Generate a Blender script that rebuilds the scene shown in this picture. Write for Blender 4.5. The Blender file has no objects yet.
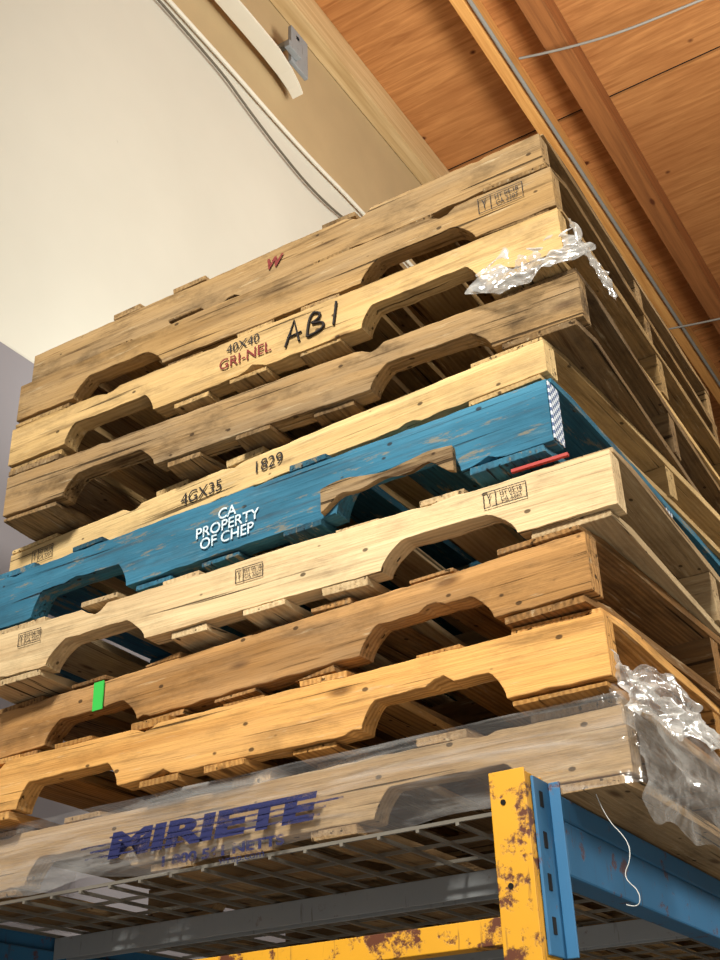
import bpy, bmesh, math, random
from mathutils import Vector, Matrix, noise
random.seed(7)
scn=bpy.context.scene
scn.view_settings.view_transform='Standard'
COL=scn.collection

def s2l(c):
    return tuple(((v/255)/12.92 if v/255<=.04045 else ((v/255+.055)/1.055)**2.4) for v in c)+(1,)
# ---------------------------------------------------------------- materials
class NT:
    def __init__(s,name):
        s.m=bpy.data.materials.new(name);s.m.use_nodes=True;s.t=s.m.node_tree;s.t.nodes.clear()
        s.out=s.t.nodes.new('ShaderNodeOutputMaterial')
    def n(s,typ,**kw):
        nd=s.t.nodes.new(typ)
        for k,v in kw.items(): setattr(nd,k,v)
        return nd
    def l(s,a,b): s.t.links.new(a,b)
    def setin(s,sock,v):
        if isinstance(v,bpy.types.NodeSocket): s.l(v,sock)
        else: sock.default_value=v
    def mapping(s,vec,scale,loc=(0,0,0)):
        m=s.n('ShaderNodeMapping');s.l(vec,m.inputs[0]);m.inputs['Scale'].default_value=scale;m.inputs['Location'].default_value=loc
        return m.outputs[0]
    def noise(s,vec,scale=1,detail=4,rough=.55,dist=0):
        n=s.n('ShaderNodeTexNoise');s.l(vec,n.inputs['Vector']);n.inputs['Scale'].default_value=scale
        n.inputs['Detail'].default_value=detail;n.inputs['Roughness'].default_value=rough;n.inputs['Distortion'].default_value=dist
        return n.outputs['Fac']
    def ramp(s,fac,pts):
        r=s.n('ShaderNodeValToRGB');s.l(fac,r.inputs[0]);e=r.color_ramp.elements
        while len(e)<len(pts): e.new(.5)
        for i,(p,c) in enumerate(pts):
            e[i].position=p;e[i].color=c if len(c)==4 else tuple(c)+(1,)
        return r.outputs[0]
    def mix(s,fac,a,b,blend='MIX'):
        m=s.n('ShaderNodeMix',data_type='RGBA',blend_type=blend)
        s.setin(m.inputs[0],fac);s.setin(m.inputs[6],a);s.setin(m.inputs[7],b);return m.outputs[2]
    def math(s,op,a,b=0.0,clamp=False):
        m=s.n('ShaderNodeMath',operation=op,use_clamp=clamp);s.setin(m.inputs[0],a);s.setin(m.inputs[1],b);return m.outputs[0]
    def bsdf(s,col,rough=.7,metal=0,height=None,bump=.3,bdist=.002,spec=.3):
        b=s.n('ShaderNodeBsdfPrincipled');s.setin(b.inputs['Base Color'],col);s.setin(b.inputs['Roughness'],rough)
        b.inputs['Metallic'].default_value=metal;b.inputs['Specular IOR Level'].default_value=spec
        if height is not None:
            bp=s.n('ShaderNodeBump');bp.inputs['Strength'].default_value=bump;bp.inputs['Distance'].default_value=bdist
            s.l(height,bp.inputs['Height']);s.l(bp.outputs[0],b.inputs['Normal'])
        s.l(b.outputs[0],s.out.inputs[0]);return b
W=(1,1,1,1);K=(0,0,0,1)

def wood(name,light,dark,dirt=.5,blue=False,ring=.5,grey=.3):
    t=NT(name)
    a=t.n('ShaderNodeAttribute',attribute_name='gco').outputs['Vector']
    tone=t.n('ShaderNodeAttribute',attribute_name='tone').outputs['Fac']
    fine=t.noise(t.mapping(a,(5,160,160)),1,5,.65)
    broad=t.noise(t.mapping(a,(1.3,22,22)),1,3,.5,.6)
    wv=t.n('ShaderNodeTexWave',wave_type='BANDS',bands_direction='Y');t.l(t.mapping(a,(1.2,38,30)),wv.inputs[0])
    wv.inputs['Scale'].default_value=.9;wv.inputs['Distortion'].default_value=7;wv.inputs['Detail'].default_value=2;wv.inputs['Detail Scale'].default_value=.7
    g=t.math('ADD',t.math('MULTIPLY',fine,.45),t.math('ADD',t.math('MULTIPLY',broad,.55),t.math('MULTIPLY',wv.outputs['Fac'],ring*.3)))
    col=t.mix(t.ramp(g,[(.28,K),(.78,W)]),s2l(dark),s2l(light))
    v=t.n('ShaderNodeTexVoronoi',feature='F1');t.l(t.mapping(a,(4.2,14,14)),v.inputs['Vector']);v.inputs['Scale'].default_value=1
    kn=t.ramp(v.outputs['Distance'],[(.05,W),(.13,K)])
    if not blue: col=t.mix(t.math('MULTIPLY',kn,.75),col,s2l((78,44,20)))
    if not blue:
        wg=t.noise(t.mapping(a,(2.5,16,16),(2,8,3)),1,5,.65)
        col=t.mix(t.math('MULTIPLY',t.ramp(wg,[(.42,K),(.68,W)]),grey),col,s2l((144,130,108)))
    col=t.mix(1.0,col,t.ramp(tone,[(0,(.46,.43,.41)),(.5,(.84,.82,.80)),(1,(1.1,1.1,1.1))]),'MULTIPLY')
    gr=t.noise(t.mapping(a,(6,14,14)),1,6,.7)
    col=t.mix(t.math('MULTIPLY',t.ramp(gr,[(.50,K),(.70,W)]),dirt),col,s2l((64,50,36)))
    gs=t.noise(t.mapping(a,(3.5,60,60),(1,4,2)),1,6,.7)
    col=t.mix(t.math('MULTIPLY',t.ramp(gs,[(.53,K),(.69,W)]),min(1,dirt*1.3)),col,s2l((74,54,35)))
    sf=t.noise(t.mapping(a,(7,70,70),(8,1,5)),1,5,.7)
    col=t.mix(t.math('MULTIPLY',t.ramp(sf,[(.60,K),(.72,W)]),.45),col,s2l((212,196,162) if not blue else (120,154,166)))
    ck=t.noise(t.mapping(a,(2.2,120,120),(3,1,7)),1,2,.4)
    ckm=t.ramp(ck,[(.28,W),(.34,K)])
    col=t.mix(t.math('MULTIPLY',ckm,.8),col,s2l((40,28,18)))
    # nail heads / stains
    vn=t.n('ShaderNodeTexVoronoi',feature='F1');t.l(t.mapping(a,(16,26,26)),vn.inputs['Vector']);vn.inputs['Scale'].default_value=1
    col=t.mix(t.math('MULTIPLY',t.ramp(vn.outputs['Distance'],[(.07,W),(.10,K)]),.8),col,s2l((46,34,26)))
    if blue:
        ch=t.noise(t.mapping(a,(9,40,40)),1,6,.72)
        col=t.mix(t.math('MULTIPLY',t.ramp(ch,[(.56,K),(.62,W)]),.7),col,s2l((140,126,98)))
        ch2=t.noise(t.mapping(a,(3,9,9),(5,5,5)),1,5,.6)
        col=t.mix(t.math('MULTIPLY',t.ramp(ch2,[(.46,K),(.70,W)]),.55),col,s2l((30,58,72)))
    h=t.math('SUBTRACT',t.math('ADD',fine,t.math('MULTIPLY',broad,.6)),ckm)
    t.bsdf(col,.9,0,h,.9,.003,.08)
    return t.m

def plain(name,c,rough=.6,metal=0,var=.15,scale=8):
    t=NT(name);tc=t.n('ShaderNodeTexCoord').outputs['Object']
    n=t.noise(tc,scale,5,.6)
    col=t.mix(t.math('MULTIPLY',n,var*2),s2l(c),tuple(x*.45 for x in s2l(c)[:3])+(1,))
    t.bsdf(col,rough,metal,n,.15,.002);return t.m
def worn_ink(name,c,lo=.42,hi=.58,sc=60,maxa=.95,stretch=(1,1,1)):
    t=NT(name);tc=t.n('ShaderNodeTexCoord').outputs['Object'];n=t.noise(t.mapping(tc,stretch),sc,5,.7)
    f=t.math('MULTIPLY',t.ramp(n,[(lo,K),(hi,W)]),maxa)
    tr=t.n('ShaderNodeBsdfTransparent');b=t.n('ShaderNodeBsdfPrincipled');b.inputs['Base Color'].default_value=s2l(c);b.inputs['Roughness'].default_value=.7
    mx=t.n('ShaderNodeMixShader');t.l(f,mx.inputs[0]);t.l(tr.outputs[0],mx.inputs[1]);t.l(b.outputs[0],mx.inputs[2]);t.l(mx.outputs[0],t.out.inputs[0]);return t.m

def paint(name,c,rust=.5,thr=.6):
    t=NT(name);tc=t.n('ShaderNodeTexCoord').outputs['Object']
    n=t.noise(tc,7,3,.6);n2=t.noise(tc,24,7,.72);n3=t.noise(t.mapping(tc,(90,90,9)),1,4,.6)
    col=t.mix(t.math('MULTIPLY',n,.6),s2l(c),tuple(x*.6 for x in s2l(c)[:3])+(1,))
    m=t.ramp(n2,[(thr-.04,K),(thr+.02,W)])
    col=t.mix(t.math('MULTIPLY',m,rust),col,s2l((92,48,26)))
    m3=t.ramp(n3,[(.62,K),(.7,W)])
    col=t.mix(t.math('MULTIPLY',m3,.5),col,s2l((70,50,38)))
    t.bsdf(col,.5,0,t.math('SUBTRACT',n,m),.4,.001,.45);return t.m

# ---------------------------------------------------------------- helpers
def link(o,parent=None):
    COL.objects.link(o)
    if parent is not None: o.parent=parent
    return o
def empty(name,loc=(0,0,0),rz=0):
    e=bpy.data.objects.new(name,None);e.location=loc;e.rotation_euler=(0,0,rz);e.empty_display_size=.1;return link(e)
def mesh_obj(name,bm,mat,parent=None,smooth=False,bevel=0):
    me=bpy.data.meshes.new(name);bmesh.ops.recalc_face_normals(bm,faces=bm.faces[:]);bm.to_mesh(me);bm.free()
    for m in (mat if isinstance(mat,list) else [mat]): me.materials.append(m)
    if smooth:
        for p in me.polygons: p.use_smooth=True
    o=bpy.data.objects.new(name,me);link(o,parent)
    if bevel:
        b=o.modifiers.new('bev','BEVEL');b.width=bevel;b.segments=2;b.limit_method='ANGLE';b.angle_limit=math.radians(35)
    return o
def box(bm,x0,x1,y0,y1,z0,z1,mi=0):
    v=[bm.verts.new(p) for p in((x0,y0,z0),(x1,y0,z0),(x1,y1,z0),(x0,y1,z0),(x0,y0,z1),(x1,y0,z1),(x1,y1,z1),(x0,y1,z1))]
    for f in((0,3,2,1),(4,5,6,7),(0,1,5,4),(1,2,6,5),(2,3,7,6),(3,0,4,7)):
        fc=bm.faces.new([v[i] for i in f]);fc.material_index=mi
def boxobj(name,b,mat,parent=None,bevel=0):
    bm=bmesh.new();box(bm,*b);return mesh_obj(name,bm,mat,parent,bevel=bevel)
def tube(name,pts,r,mat,parent=None,smooth=True):
    c=bpy.data.curves.new(name,'CURVE');c.dimensions='3D';c.bevel_depth=r;c.bevel_resolution=2;c.use_fill_caps=True
    sp=c.splines.new('NURBS' if smooth and len(pts)>2 else 'POLY');sp.points.add(len(pts)-1)
    for i,p in enumerate(pts): sp.points[i].co=(*p,1)
    if sp.type=='NURBS': sp.use_endpoint_u=True;sp.order_u=3
    c.materials.append(mat);o=bpy.data.objects.new(name,c);return link(o,parent)

def timber(bm,lay_g,lay_t,cols,axis,seed,tone,amp=.0015,front_amp=.0007):
    rows=[]
    off=Vector((seed*3.7,seed*1.3,seed*2.1))
    for (s,c0,c1,z0,z1) in cols:
        a=lambda q,m:noise.noise(Vector((s*6+q*9.1,seed*5.3,q)))*m
        b=lambda q,m:noise.noise(Vector((s*30+q*4.1,seed*2.3,q+9)))*m
        ch=max(0,noise.noise(Vector((s*14,seed*7.7,31)))-.36)*amp*14
        ch2=max(0,noise.noise(Vector((s*12,seed*6.1,57)))-.30)*amp*15
        cor=[(c0+a(1,front_amp),z0+a(2,amp)+b(2,amp)+ch),(c1+a(3,amp),z0+a(4,amp)+b(4,amp)),(c1+a(5,amp),z1+a(6,amp)+b(6,amp*.6)),(c0+a(7,front_amp),z1+a(8,amp)+b(8,amp*.6)-ch2)]
        row=[]
        for (c,z) in cor:
            co=(s,c,z) if axis=='x' else (c,s,z)
            v=bm.verts.new(co);v[lay_g]=Vector((s,c,z))+off;v[lay_t]=tone;row.append(v)
        rows.append(row)
    for i in range(len(rows)-1):
        for j in range(4):
            k=(j+1)%4
            bm.faces.new((rows[i][j],rows[i][k],rows[i+1][k],rows[i+1][j]))
    bm.faces.new(rows[0][::-1]);bm.faces.new(rows[-1])

def sm(t): t=max(0,min(1,t));return t*t*(3-2*t)
def notch(x,a,b,d,w=.028):
    if x<=a or x>=b: return 0
    return d*min(1,(min(x-a,b-x)/w))**.6

def pallet(name,loc,rz,mat,H=.089,D=.016,L=1.22,WD=1.016,nd=.042,seed=1,notched=True,tone=(.5,.9),over=.002,front_amp=.0007,recess=(-.002,.026),ft=.78):
    root=empty(name,loc,rz)
    r=random.Random(seed)
    def newbm():
        bm=bmesh.new();return bm,bm.verts.layers.float_vector.new('gco'),bm.verts.layers.float.new('tone')
    for si,y0 in enumerate((0,(WD-.038)/2,WD-.038)):
        bm,lg,lt=newbm()
        n1=(-.381+r.uniform(-.006,.006),-.152+r.uniform(-.006,.006));n2=(-1.067+r.uniform(-.006,.006),-.838+r.uniform(-.006,.006))
        wn=r.uniform(.022,.045)
        xs=set(round(-L+L*i/80,4) for i in range(81))
        for a,b in(n1,n2):
            for e,sg in((a,1),(b,-1)):
                for q in(0,.001,.003,.007,.012,.018,.024,.029,.036): xs.add(round(e+sg*q,4))
        cols=[]
        for x in sorted(xs):
            zb=D
            if notched: zb+=notch(x,*n1,nd,wn)+notch(x,*n2,nd,wn)
            cols.append((x,y0,y0+.038,zb,D+H))
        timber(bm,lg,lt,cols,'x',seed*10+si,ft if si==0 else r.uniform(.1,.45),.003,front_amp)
        mesh_obj('stringer_%d'%(si+1),bm,mat,root,bevel=.0015)
    def deck(nm,z0,lst,rec):
        bm,lg,lt=newbm()
        for i,(xa,xb) in enumerate(lst):
            ya=r.uniform(*rec);yb=WD+r.uniform(-.006,.006);tn=r.uniform(*tone)
            sk=r.uniform(-.004,.004)
            cols=[(ya+(yb-ya)*k/14,xa+sk*(k/7-1),xb+sk*(k/7-1)*.7,z0+.0006,z0+D-.0006) for k in range(15)]
            c=cols[0];cols[0]=(c[0],c[1]+r.uniform(0,.010),c[2]-r.uniform(0,.010),c[3]+r.uniform(0,.005),c[4]-r.uniform(0,.005))
            timber(bm,lg,lt,cols,'y',seed*31+i+(77 if z0>.05 else 0),tn,.002,.002)
        mesh_obj(nm,bm,mat,root,bevel=.0012)
    wl=.14
    top=[(-wl+.002,.002),(-L-.002,-L+wl)];n=5;span=L-2*wl;w=.089
    gap=(span-n*w)/(n+1)
    for i in range(n):
        x=-wl-gap*(i+1)-w*i+r.uniform(-.012,.012);top.append((x-w,x))
    bot=[(-wl-.004,-.003+r.uniform(-.006,0)),(-L+.002,-L+wl+.004)]
    for x in(-.455,-.610,-.765):
        x+=r.uniform(-.015,.015);bot.append((x-w/2,x+w/2))
    deck('top_deck',D+H,top,recess);deck('bottom_deck',0,bot,(-over-.005,-over+.010))
    return root

def text(root,body,x,z,size,mat,y=-.0035,ang=0,off=0,sx=1,name='stencil',shear=0):
    c=bpy.data.curves.new(name,'FONT');c.body=body;c.size=size;c.align_x='CENTER';c.align_y='CENTER';c.offset=off;c.extrude=.0001
    c.space_line=.8;c.shear=shear
    c.materials.append(mat);o=bpy.data.objects.new(name,c);o.location=(x,y,z);o.rotation_euler=(math.pi/2,-ang,0);o.scale=(sx,1,1);link(o,root);return o
def stamp(root,x,z,w,h,mat,y=-.0032):
    bm=bmesh.new();t=.0012
    for b in((x-w/2,x+w/2,z-h/2,z-h/2+t),(x-w/2,x+w/2,z+h/2-t,z+h/2),(x-w/2,x-w/2+t,z-h/2,z+h/2),(x+w/2-t,x+w/2,z-h/2,z+h/2),(x-w*.22,x-w*.22+t,z-h/2,z+h/2)):
        box(bm,b[0],b[1],y,y+.0003,b[2],b[3])
    mesh_obj('stamp_frame',bm,mat,root)
    text(root,'HT 04-18',x+w*.14,z+h*.2,h*.42,mat,y,sx=.8,name='stamp_text');text(root,'CA 2207',x+w*.14,z-h*.22,h*.42,mat,y,sx=.8,name='stamp_text')
    text(root,'Y',x-w*.36,z,h*.9,mat,y,sx=.5,name='stamp_logo')

# ---------------------------------------------------------------- pallets
ink=worn_ink('ink_black',(34,28,26),.28,.44,90);inkred=worn_ink('ink_red',(120,34,28),.34,.5,90);inkw=worn_ink('stencil_white',(206,222,228),.34,.5,110)
inkb=worn_ink('ink_blue',(26,32,84),.28,.50,26,.95,(1,1,6));inkb2=worn_ink('ink_blue_smear',(28,34,84),.38,.58,30,.85,(1,1,5))
green=plain('tape_green',(60,190,80),.5);redt=plain('tape_red',(165,45,35),.5)
specs={
10:dict(z=0,f=(.004,.004,0),c=((198,168,126),(150,118,80)),dirt=.4),
9:dict(z=.121,f=(.003,-.023,.008),c=((216,164,96),(160,110,56)),dirt=.4,ring=1,grey=.2),
8:dict(z=.243,f=(-.005,-.029,-.047),c=((190,144,90),(126,90,52)),dirt=.55,ring=1,grey=.35),
7:dict(z=.365,f=(.045,-.017,.020),c=((230,206,162),(186,154,112)),dirt=.35,grey=.2),
6:dict(z=.487,f=(-.03,-.034,-.022),c=((70,126,152),(44,96,122)),dirt=.35,H=.108,blue=True),
5:dict(z=.628,f=(-.035,-.008,-.053),c=((230,200,144),(186,152,100)),dirt=.35,H=.06,notched=False,grey=.2),
4:dict(z=.722,f=(.027,.017,.039),c=((178,146,102),(120,94,62)),dirt=.85,grey=.5),
3:dict(z=.843,f=(.019,-.009,.014),c=((212,178,122),(158,126,78)),dirt=.5,grey=.3),
2:dict(z=.965,f=(.008,.021,.026),c=((190,156,106),(132,102,64)),dirt=.7,grey=.4),
1:dict(z=1.090,f=(-.013,.05,.012),c=((190,158,112),(132,104,68)),dirt=.7,notched=False,grey=.4,H=.080)}
PR={}
for k in range(10,0,-1):
    s=specs[k];m=wood('pallet_wood_%d'%k,s['c'][0],s['c'][1],s['dirt'],s.get('blue',False),s.get('ring',.5),s.get('grey',.3))
    PR[k]=pallet('wooden_pallet',(s['f'][0],s['f'][1],s['z']),s['f'][2],m,H=s.get('H',.089),seed=k+3,
        notched=s.get('notched',True),tone=(.0,.6) if k in(1,2,4,8) else (.1,.8),nd=.042 if k!=6 else .05,ft={4:.66,1:.68,2:.68,8:.7}.get(k,.8),over=0)
    s['m']=m
D=.016
for i in range(3):
    pallet('wooden_pallet',(-.01+.015*i,1.08,.122*i),0,specs[(2,4,3)[i]]['m'],seed=40+i,tone=(.2,.8))
for i in range(2):
    pallet('wooden_pallet',(-.01+.015*i,2.15,.122*i),0,specs[(4,2)[i]]['m'],seed=50+i,tone=(.2,.8))
# decals
text(PR[3],'40X40',-.63,D+.066,.028,ink,sx=1.0);text(PR[3],'GRI-NEL',-.625,D+.036,.032,inkred,off=.0003)
mk=plain('marker',(34,28,26),.7)
tube('handwriting_A',[(-.535,-.0035,.036),(-.515,-.0035,.088),(-.505,-.0035,.038)],.0024,mk,PR[3],False)
tube('handwriting_A_bar',[(-.530,-.0035,.055),(-.500,-.0035,.057)],.002,mk,PR[3],False)
tube('handwriting_B',[(-.488,-.0035,.040),(-.484,-.0035,.090),(-.458,-.0035,.084),(-.462,-.0035,.070),(-.483,-.0035,.066),(-.450,-.0035,.060),(-.456,-.0035,.042),(-.487,-.0035,.040)],.0024,mk,PR[3],True)
tube('handwriting_I',[(-.432,-.0035,.044),(-.425,-.0035,.092)],.0024,mk,PR[3],False)
text(PR[5],'4GX35',-.70,D+.026,.034,ink);text(PR[5],'1829',-.545,D+.032,.034,ink);stamp(PR[5],-1.12,D+.032,.06,.03,ink)
text(PR[6],'CA\nPROPERTY\nOF CHEP',-.605,D+.050,.029,inkw,off=.0003)
stamp(PR[7],-.165,D+.064,.07,.027,ink);stamp(PR[7],-.625,D+.062,.055,.026,ink);stamp(PR[7],-1.11,D+.064,.055,.026,ink)
stamp(PR[2],-.095,D+.062,.085,.034,ink)
text(PR[1],'W',-.575,D+.044,.034,inkred,off=.0015,name='red_mark',shear=.3)
bm=bmesh.new();box(bm,-.942,-.918,-.005,-.003,D+.036,D+.088);mesh_obj('green_tape',bm,green,PR[8])
bm=bmesh.new();box(bm,-.15,-.06,-.006,.0,.112,.117);mesh_obj('red_tape',bm,redt,PR[7])
t=NT('checker_label');tc=t.n('ShaderNodeTexCoord').outputs['Object'];ch=t.n('ShaderNodeTexChecker');t.l(t.mapping(tc,(1,1,1)),ch.inputs[0]);ch.inputs['Scale'].default_value=150
ch.inputs[1].default_value=s2l((205,212,218));ch.inputs[2].default_value=s2l((70,92,130));t.bsdf(ch.outputs[0],.6)
boxobj('label',(.001,.003,.001,.037,D+.004,D+.104),t.m,PR[6])
for y in(.49,.979): boxobj('label_inner',(.001,.003,y+.002,y+.036,D+.004,D+.104),t.m,PR[6])
bm=bmesh.new();lg=bm.verts.layers.float_vector.new('gco');lt=bm.verts.layers.float.new('tone')
cols=[]
for i in range(24):
    q=i/23;x=-.405+.245*q;lo=.018+.026*sm(min(q,1-q)*5)+.004*math.sin(q*17);cols.append((x,-.012,.0,lo,.064+.005*math.sin(q*9)-.006*q))
timber(bm,lg,lt,cols,'x',91,.7,.004,.002);mesh_obj('repair_plate',bm,specs[4]['m'],PR[6],bevel=.001)

# ---------------------------------------------------------------- plastic film
def film_mat(name,lo,hi,sc=(3,40,40),th=(.42,.75),rough=.2):
    t=NT(name);tc=t.n('ShaderNodeTexCoord').outputs['Object']
    n=t.noise(t.mapping(tc,sc),1,5,.6,1.5);n2=t.noise(t.mapping(tc,(14,14,14)),1,4,.6,2)
    f=t.math('ADD',t.math('MULTIPLY',t.ramp(n,[(th[0],K),(th[1],W)]),hi-lo),lo)
    tr=t.n('ShaderNodeBsdfTransparent');tr.inputs[0].default_value=(.98,.98,.98,1)
    b=t.n('ShaderNodeBsdfPrincipled');b.inputs['Base Color'].default_value=s2l((236,235,231));b.inputs['Roughness'].default_value=rough;b.inputs['Specular IOR Level'].default_value=.9
    tl=t.n('ShaderNodeBsdfTranslucent');tl.inputs[0].default_value=s2l((238,237,232));ms=t.n('ShaderNodeMixShader');ms.inputs[0].default_value=.3
    bp=t.n('ShaderNodeBump');bp.inputs['Strength'].default_value=.5;bp.inputs['Distance'].default_value=.004;t.l(t.math('ADD',n,n2),bp.inputs['Height']);t.l(bp.outputs[0],b.inputs['Normal'])
    t.l(b.outputs[0],ms.inputs[1]);t.l(tl.outputs[0],ms.inputs[2])
    mx=t.n('ShaderNodeMixShader');t.l(f,mx.inputs[0]);t.l(tr.outputs[0],mx.inputs[1]);t.l(ms.outputs[0],mx.inputs[2])
    gl=t.n('ShaderNodeBsdfGlossy');gl.inputs['Roughness'].default_value=.12;t.l(bp.outputs[0],gl.inputs['Normal'])
    m2=t.n('ShaderNodeMixShader');m2.inputs[0].default_value=.10;t.l(mx.outputs[0],m2.inputs[1]);t.l(gl.outputs[0],m2.inputs[2])
    t.l(m2.outputs[0],t.out.inputs[0]);return t.m
film=film_mat('stretch_film',.05,.48,(2.5,26,26),(.46,.8));film2=film_mat('loose_stretch_film',.22,.78,(9,12,12),(.38,.64))
film3=film_mat('hanging_stretch_film',.10,.6,(10,8,14),(.42,.7))
def sheet(name,path,nu,v0,v1,nv,amp,mat,parent,freq=12,seed=0,drop=0):
    P=[Vector(p[:2]) for p in path];Ns=[Vector(p[2:]) for p in path]
    L=[0]
    for i in range(1,len(P)): L.append(L[-1]+(P[i]-P[i-1]).length)
    bm=bmesh.new();rows=[]
    for i in range(nu+1):
        s=L[-1]*i/nu;k=max(j for j in range(len(P)-1) if L[j]<=s+1e-9);q=(s-L[k])/(L[k+1]-L[k])
        p=P[k].lerp(P[k+1],q);n=Ns[k].lerp(Ns[k+1],q);row=[]
        for j in range(nv+1):
            v=j/nv;z=v0+(v1-v0)*v
            e=noise.noise(Vector((s*freq,v*3,seed)))+.6*noise.noise(Vector((s*freq*.35+4,v*9,seed+5)))
            z+=(noise.noise(Vector((s*7,seed,v*2)))*drop*(1-v))
            d=amp*(e+.6)
            row.append(bm.verts.new((p.x+n.x*d,p.y+n.y*d,z)))
        rows.append(row)
    for i in range(nu):
        for j in range(nv): bm.faces.new((rows[i][j],rows[i+1][j],rows[i+1][j+1],rows[i][j+1]))
    return mesh_obj(name,bm,mat,parent,smooth=True)
sheet('film_wrap',[(-1.24,.3,-1,0),(-1.24,-.012,-.7,-.7),(-.6,-.012,0,-1),(.006,-.012,0,-1),(.012,-.006,.7,-.7),(.014,.5,1,0),(.014,1.0,1,0)],200,-.002,.118,12,.0045,film,PR[10],freq=9,seed=2,drop=.02)
def crumple(name,c,ux,uy,nu,nv,amp,seed,parent,mat,edge=.35):
    bm=bmesh.new();c=Vector(c);ux=Vector(ux);uy=Vector(uy);n=ux.cross(uy).normalized();rows=[]
    for i in range(nu+1):
        row=[]
        for j in range(nv+1):
            a=i/nu-.5;b=j/nv-.5
            ea=1+edge*noise.noise(Vector((b*4,seed,1.3)));eb=1+edge*1.6*noise.noise(Vector((a*5,seed,7.3)))
            q=Vector((a*3,b*3,seed))
            d=noise.noise(q)+.6*(1-2*abs(noise.noise(q*1.8)))+.18*(1-2*abs(noise.noise(q*3.9)))
            p=c+ux*a*ea+uy*b*eb+n*amp*d+uy.normalized()*amp*.6*noise.noise(q*1.2+Vector((0,9,0)))
            row.append(bm.verts.new(p))
        rows.append(row)
    for i in range(nu):
        for j in range(nv): bm.faces.new((rows[i][j],rows[i+1][j],rows[i+1][j+1],rows[i][j+1]))
    return mesh_obj(name,bm,mat,parent,smooth=True)
crumple('loose_film',(.04,.03,.104),(.05,.20,-.01),(-.02,-.01,.095),60,40,.014,3,PR[10],film2)
crumple('loose_film_side',(.035,.20,.03),(.03,.48,.0),(.02,0,-.16),80,40,.012,8,PR[10],film3)
crumple('loose_film_tail',(.045,.14,.115),(.02,.26,.0),(.03,.0,-.05),60,24,.012,11,PR[10],film2)
crumple('loose_film',(-.070,-.03,.140),(.19,0,.0),(.0,-.014,-.085),60,40,.010,5,PR[4],film2)
crumple('loose_film_end',(.026,.03,.138),(.0,.16,.0),(.016,0,-.066),50,24,.010,6,PR[4],film2)
text(PR[10],'MIRIETE',-.670,D+.028,.052,inkb,y=-.022,off=.0026,sx=2.15,name='print_logo',shear=.1)
bm=bmesh.new()
for z,xa,xb in((.048,-.92,-.42),(.040,-.90,-.45),(.030,-.91,-.46),(.058,-.86,-.50)): box(bm,xa,xb,-.0235,-.0232,z,z+.003)
mesh_obj('print_bar',bm,inkb2,PR[10])
text(PR[10],'1 800 561 NETTS',-.64,.006,.020,inkb2,y=-.022,off=.0008,sx=1.6,name='print_small');text(PR[10],'wrap.com',-.60,-.008,.016,inkb2,y=-.022,sx=1.3,name='print_small')

# ---------------------------------------------------------------- rack
yel=paint('rack_yellow',(222,160,32),1,.57);blu=paint('rack_blue',(48,108,150),.8,.62);gry=paint('rack_galvanised',(150,154,156),.4,.66);wire=plain('wire_galvanised',(150,144,132),.4,.5,.2,30)
dark=plain('slot_dark',(18,16,14),.9)
rack=empty('pallet_rack',(0,0,0))
YF=3.3
def post(nm,x0,x1,y0,y1,zt):
    bm=bmesh.new();t=.003
    box(bm,x0,x1,y0,y0+t,-2.1,zt);box(bm,x1-t,x1,y0+t,y1,-2.1,zt-.004);box(bm,x0,x0+t,y0+t,y1,-2.1,zt-.002)
    box(bm,x0+t,x0+.016,y1-t,y1,-2.1,zt);box(bm,x1-.016,x1-t,y1-t,y1,-2.1,zt)
    mesh_obj(nm,bm,yel,rack,bevel=.0012)
    bm=bmesh.new()
    for i in range(36):
        z=zt-.04-.0508*i
        if i%2==0: bmesh.ops.create_cone(bm,cap_ends=True,segments=14,radius1=.0036,radius2=.0036,depth=.002,matrix=Matrix.Translation((x0+.018,y0-.0002,z))@Matrix.Rotation(math.pi/2,4,'X'))
        box(bm,x1-.0008,x1+.0006,y0+.016,y0+.026,z-.012,z+.012)
    mesh_obj(nm+'_slots',bm,dark,rack)
for (nm,x0,x1) in(('post_front',-.158,-.108),('post_rear',-1.244,-1.194)):
    post(nm,x0,x1,-.082,-.022,.022)
    post(nm+'_far',x0,x1,YF+.004,YF+.064,.022)
for y in(-.066,YF+.02):
    for z in(-.15,-.75,-1.5): 
        bm=bmesh.new();box(bm,-1.194,-.158,y,y+.003,z-.032,z);box(bm,-1.194,-.158,y+.003,y+.03,z-.003,z);box(bm,-1.194,-.158,y+.003,y+.03,z-.032,z-.029);mesh_obj('brace',bm,yel,rack,bevel=.001)
def beam(nm,xa,xb,s,xp):
    bm=bmesh.new()
    box(bm,xa,xb,-.018,YF,-.105,-.036);box(bm,(xa+.014 if s>0 else xa),(xb if s>0 else xb-.014),-.018,YF,-.036,-.004)
    mesh_obj(nm,bm,blu,rack,bevel=.003)
    for ya,yb in((-.080,-.016),(YF-.002,YF+.062)):
        bm=bmesh.new()
        cx0,cx1=(xp+.0005,xp+.0045) if s>0 else (xp-.0045,xp-.0005)
        box(bm,cx0,cx1,ya+.014,yb,-.20,.014)
        yo=(yb-.004,yb) if ya<0 else (ya,ya+.004)
        box(bm,cx1 if s>0 else xa,xb if s>0 else cx0,yo[0],yo[1],-.20,.014)
        mesh_obj(nm+'_connector',bm,blu,rack,bevel=.001)
        bm=bmesh.new()
        for i in range(4):
            z=-.012-.0508*i;xx=cx1 if s>0 else cx0-.001
            box(bm,xx,xx+.0012,ya+.028,ya+.037,z-.011,z+.009)
        mesh_obj(nm+'_rivets',bm,dark,rack)
beam('beam_front',-.126,-.088,1,-.108);beam('beam_rear',-1.29,-1.246,-1,-1.244)
bm=bmesh.new()
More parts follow.
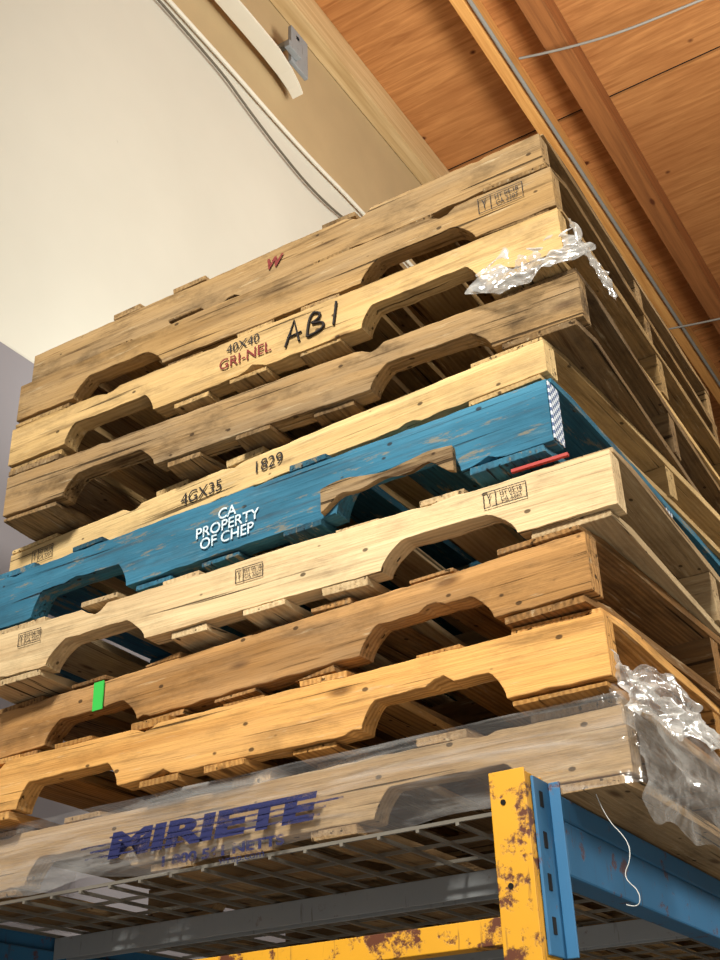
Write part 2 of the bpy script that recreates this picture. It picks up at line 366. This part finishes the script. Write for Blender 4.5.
for y in(.27,.85,1.5,2.1,2.7):
    box(bm,-1.246,-.126,y,y+.003,-.052,-.014);box(bm,-1.246,-.126,y+.003,y+.034,-.017,-.014);box(bm,-1.246,-.126,y+.034,y+.037,-.052,-.014)
mesh_obj('deck_support',bm,gry,rack,bevel=.001)
bm=bmesh.new();r=.0026
x=-1.24
while x<-.1: box(bm,x-r,x+r,.0,YF,-.0135,-.0085);x+=.062
y=.005
while y<YF: box(bm,-1.25,-.1,y-r,y+r,-.0085,-.0035);y+=.108
mesh_obj('wire_deck',bm,wire,rack)
white=plain('white_string',(205,205,200),.6)
tube('hanging_string',[(-.055,.02,.0),(-.05,.03,-.03),(-.026,.035,-.060),(-.024,.03,-.085),(-.038,.03,-.105),(-.018,.03,-.125),(-.022,.03,-.145),(-.038,.03,-.138)],.0006,white)

# ---------------------------------------------------------------- building shell
CZ=4.85;WX=-1.85
t=NT('plywood_ceiling');tc=t.n('ShaderNodeTexCoord').outputs['Object']
g=t.noise(t.mapping(tc,(2.2,28,1)),1,5,.6,.8);b=t.noise(tc,1.3,4,.6)
col=t.mix(t.ramp(g,[(.3,K),(.72,W)]),s2l((156,100,54)),s2l((206,146,88)))
col=t.mix(t.math('MULTIPLY',t.ramp(b,[(.4,K),(.7,W)]),.5),col,s2l((156,96,50)))
v=t.n('ShaderNodeTexVoronoi');t.l(t.mapping(tc,(3.6,4.4,1)),v.inputs['Vector']);v.inputs['Scale'].default_value=1
col=t.mix(t.ramp(v.outputs['Distance'],[(.045,W),(.09,K)]),col,s2l((84,38,16)))
t.bsdf(col,.75,0,g,.2,.002);ply=t.m
def lum(name,l,d):
    t=NT(name);tc=t.n('ShaderNodeTexCoord').outputs['Object']
    g=t.noise(t.mapping(tc,(40,1.5,40)),1,5,.6,.5);col=t.mix(t.ramp(g,[(.3,K),(.75,W)]),s2l(d),s2l(l))
    v=t.n('ShaderNodeTexVoronoi');t.l(t.mapping(tc,(5,2,5)),v.inputs['Vector']);v.inputs['Scale'].default_value=1
    col=t.mix(t.ramp(v.outputs['Distance'],[(.05,W),(.09,K)]),col,s2l((90,45,20)));t.bsdf(col,.7,0,g,.2,.002);return t.m
lumj=lum('joist_lumber',(234,180,108),(194,132,68));lumd=lum('beam_lumber',(168,108,60),(124,76,40));lumw=lum('ledger_lumber',(218,192,146),(182,150,102))
bm=bmesh.new()
ys=[-4,-.2,1.02,3.5,5.94,8.4,10]
for i in range(len(ys)-1):
    xs=[-2.3,1.0,3.4,6]
    for j in range(3): box(bm,xs[j]+.004,xs[j+1]-.004,ys[i]+.012,ys[i+1]-.012,CZ,CZ+.016)
mesh_obj('ceiling',bm,ply)
boxobj('roof',(-2.4,6,-4,10,CZ+.017,CZ+.1),dark)
boxobj('joist',(-1.10,-1.04,-4,9.8,4.60,CZ),lumj,bevel=.003)
boxobj('joist',(-.84,-.72,-4,9.8,4.66,CZ),lumd,bevel=.003)
for x in(.35,1.45,2.5,3.6): boxobj('joist',(x,x+.05,-4,9.8,4.60,CZ),lumj,bevel=.003)
boxobj('ledger_beam',(WX,WX+.09,-4,9.8,4.62,CZ),lumw,bevel=.004)
t=NT('painted_drywall');tc=t.n('ShaderNodeTexCoord').outputs['Object']
n=t.noise(tc,1.2,4,.6);n2=t.noise(tc,60,3,.6)
col=t.mix(n,s2l((214,211,198)),s2l((196,193,180)));sp=t.noise(tc,9,6,.75)
col=t.mix(t.math('MULTIPLY',t.ramp(sp,[(.70,K),(.76,W)]),.4),col,s2l((120,105,80)))
t.bsdf(col,.5,0,n2,.06,.001);dry=t.m
tan=plain('tan_board',(190,166,126),.7,0,.2,3);greyw=plain('grey_wall_paint',(136,132,136),.6,0,.1,2);conc=plain('concrete_floor',(130,126,118),.6,0,.3,3)
boxobj('wall_left',(WX-.1,WX,-4,10,1.72,3.85),dry);boxobj('wall_left_lower',(WX-.1,WX+.01,-4,10,-2.1,1.72),greyw)
boxobj('trim_1',(WX-.1,WX-.002,-4,10,3.85,CZ),tan)
boxobj('wall_back',(-2.3,6,9.8,9.9,-2.1,CZ),dry);boxobj('wall_right',(5.9,6,-4,9.8,-2.1,CZ),dry)
boxobj('floor',(-2.3,6,-4,9.8,-2.2,-2.1),conc)
cab=plain('grey_cable',(150,148,142),.5);cabd=plain('dark_cable',(104,96,82),.5);tinw=plain('white_enamel',(226,220,204),.35,0,.1,6)
tube('wall_cable',[(WX+.02,-2,3.84),(WX+.02,1.2,3.84),(WX+.02,2.0,3.80),(WX+.02,2.6,3.84),(WX+.02,6,3.84)],.010,tinw)
tube('wall_cable',[(WX+.02,-2,3.80),(WX+.02,1.2,3.80),(WX+.02,1.7,3.66),(WX+.02,2.2,3.60),(WX+.02,2.8,3.76),(WX+.02,6,3.70)],.006,cabd)
tube('ceiling_conduit',[(-1.02,-3,4.62),(-1.02,9,4.62)],.012,cab,smooth=False)
tube('ceiling_cable',[(-.962,2.75,4.6),(-.6,2.80,4.52),(-.09,2.875,4.55),(.35,2.95,4.6)],.007,cab)
tube('ceiling_cable',[(-1.10,5.46,4.6),(-.757,5.49,4.55),(0,5.6,4.55),(.35,5.6,4.6)],.007,cab)
bm=bmesh.new()
prof=[(.2,4.10),(1.2,4.10),(1.5,4.098),(1.66,4.092),(1.78,4.08),(1.86,4.06),(1.90,4.035)]
rows=[]
for (y,z) in prof:
    w=.090 if y<1.7 else .090-.03*(y-1.7)/.2
    rows.append([bm.verts.new(p) for p in((-1.81,y,z),(-1.81+w,y,z),(-1.81+w,y,z+.012),(-1.798,y,z+.012),(-1.798,y,z+.07),(-1.81,y,z+.07))])
for i in range(len(rows)-1):
    for j in range(6): k=(j+1)%6;bm.faces.new((rows[i][j],rows[i][k],rows[i+1][k],rows[i+1][j]))
bm.faces.new(rows[0][::-1]);bm.faces.new(rows[-1])
rail=mesh_obj('overhead_rail',bm,tinw,bevel=.002)
bm=bmesh.new();box(bm,-1.72,-1.69,1.70,1.80,4.14,4.18);box(bm,-1.74,-1.72,1.76,1.90,4.115,4.36);box(bm,-1.85,-1.72,1.80,1.83,4.30,4.33);mesh_obj('bracket',bm,gry,rail,bevel=.003)

# ---------------------------------------------------------------- lights
def area(name,loc,tgt,size,pw,col,spread=None):
    l=bpy.data.lights.new(name,'AREA');l.size=size;l.energy=pw;l.color=col;o=bpy.data.objects.new(name,l);o.location=loc
    if spread: l.spread=math.radians(spread)
    o.rotation_euler=(Vector(tgt)-Vector(loc)).to_track_quat('-Z','Y').to_euler();link(o);return o
area('ceiling_lamp_key',(.2,-3.4,2.8),(-.1,0,.5),.7,82,(1,.96,.87),90)
area('side_fill',(4.2,1.8,2.6),(0,.6,.6),1.2,100,(1,.95,.86),110)  # added fill from out of view, brightens the right ends of the stack
area('hidden_wall_fill',(-1.38,.95,1.25),(-1.85,1.05,2.3),.3,6,(.98,1,.94),150)  # unseen light put behind the stack to make the wall's bright gradient
area('ceiling_fill',(1.6,1.0,1.6),(-.3,2.6,4.85),1.2,105,(1,.94,.84),120)  # added upward fill without a fixture, lifts the dark ceiling
w=bpy.data.worlds.new('World');scn.world=w;w.use_nodes=True;w.node_tree.nodes['Background'].inputs[0].default_value=(1,.97,.91,1);w.node_tree.nodes['Background'].inputs[1].default_value=.32
area('floor_bounce_lamp',(1.5,-1.5,-1.9),(-.3,.5,1.5),2.5,42,(1,.95,.87))

# ---------------------------------------------------------------- camera
cd=bpy.data.cameras.new('camera');cam=bpy.data.objects.new('camera',cd);link(cam)
ya,pi_,ro=.5376,.5226,-.0364
cy,sy=math.cos(ya),math.sin(ya);cp,sp_=math.cos(pi_),math.sin(pi_)
f=Vector((-sy*cp,cy*cp,sp_));r_=Vector((cy,sy,0));u=r_.cross(f)
c,s=math.cos(ro),math.sin(ro);R=c*r_+s*u;U=-s*r_+c*u
M=Matrix((R,U,-f)).transposed().to_4x4();M.translation=(.4947,-1.4689,-.4175);cam.matrix_world=M
cd.sensor_fit='VERTICAL';cd.sensor_height=24;cd.lens=24*1206.4/960;cd.clip_start=.02
scn.camera=cam
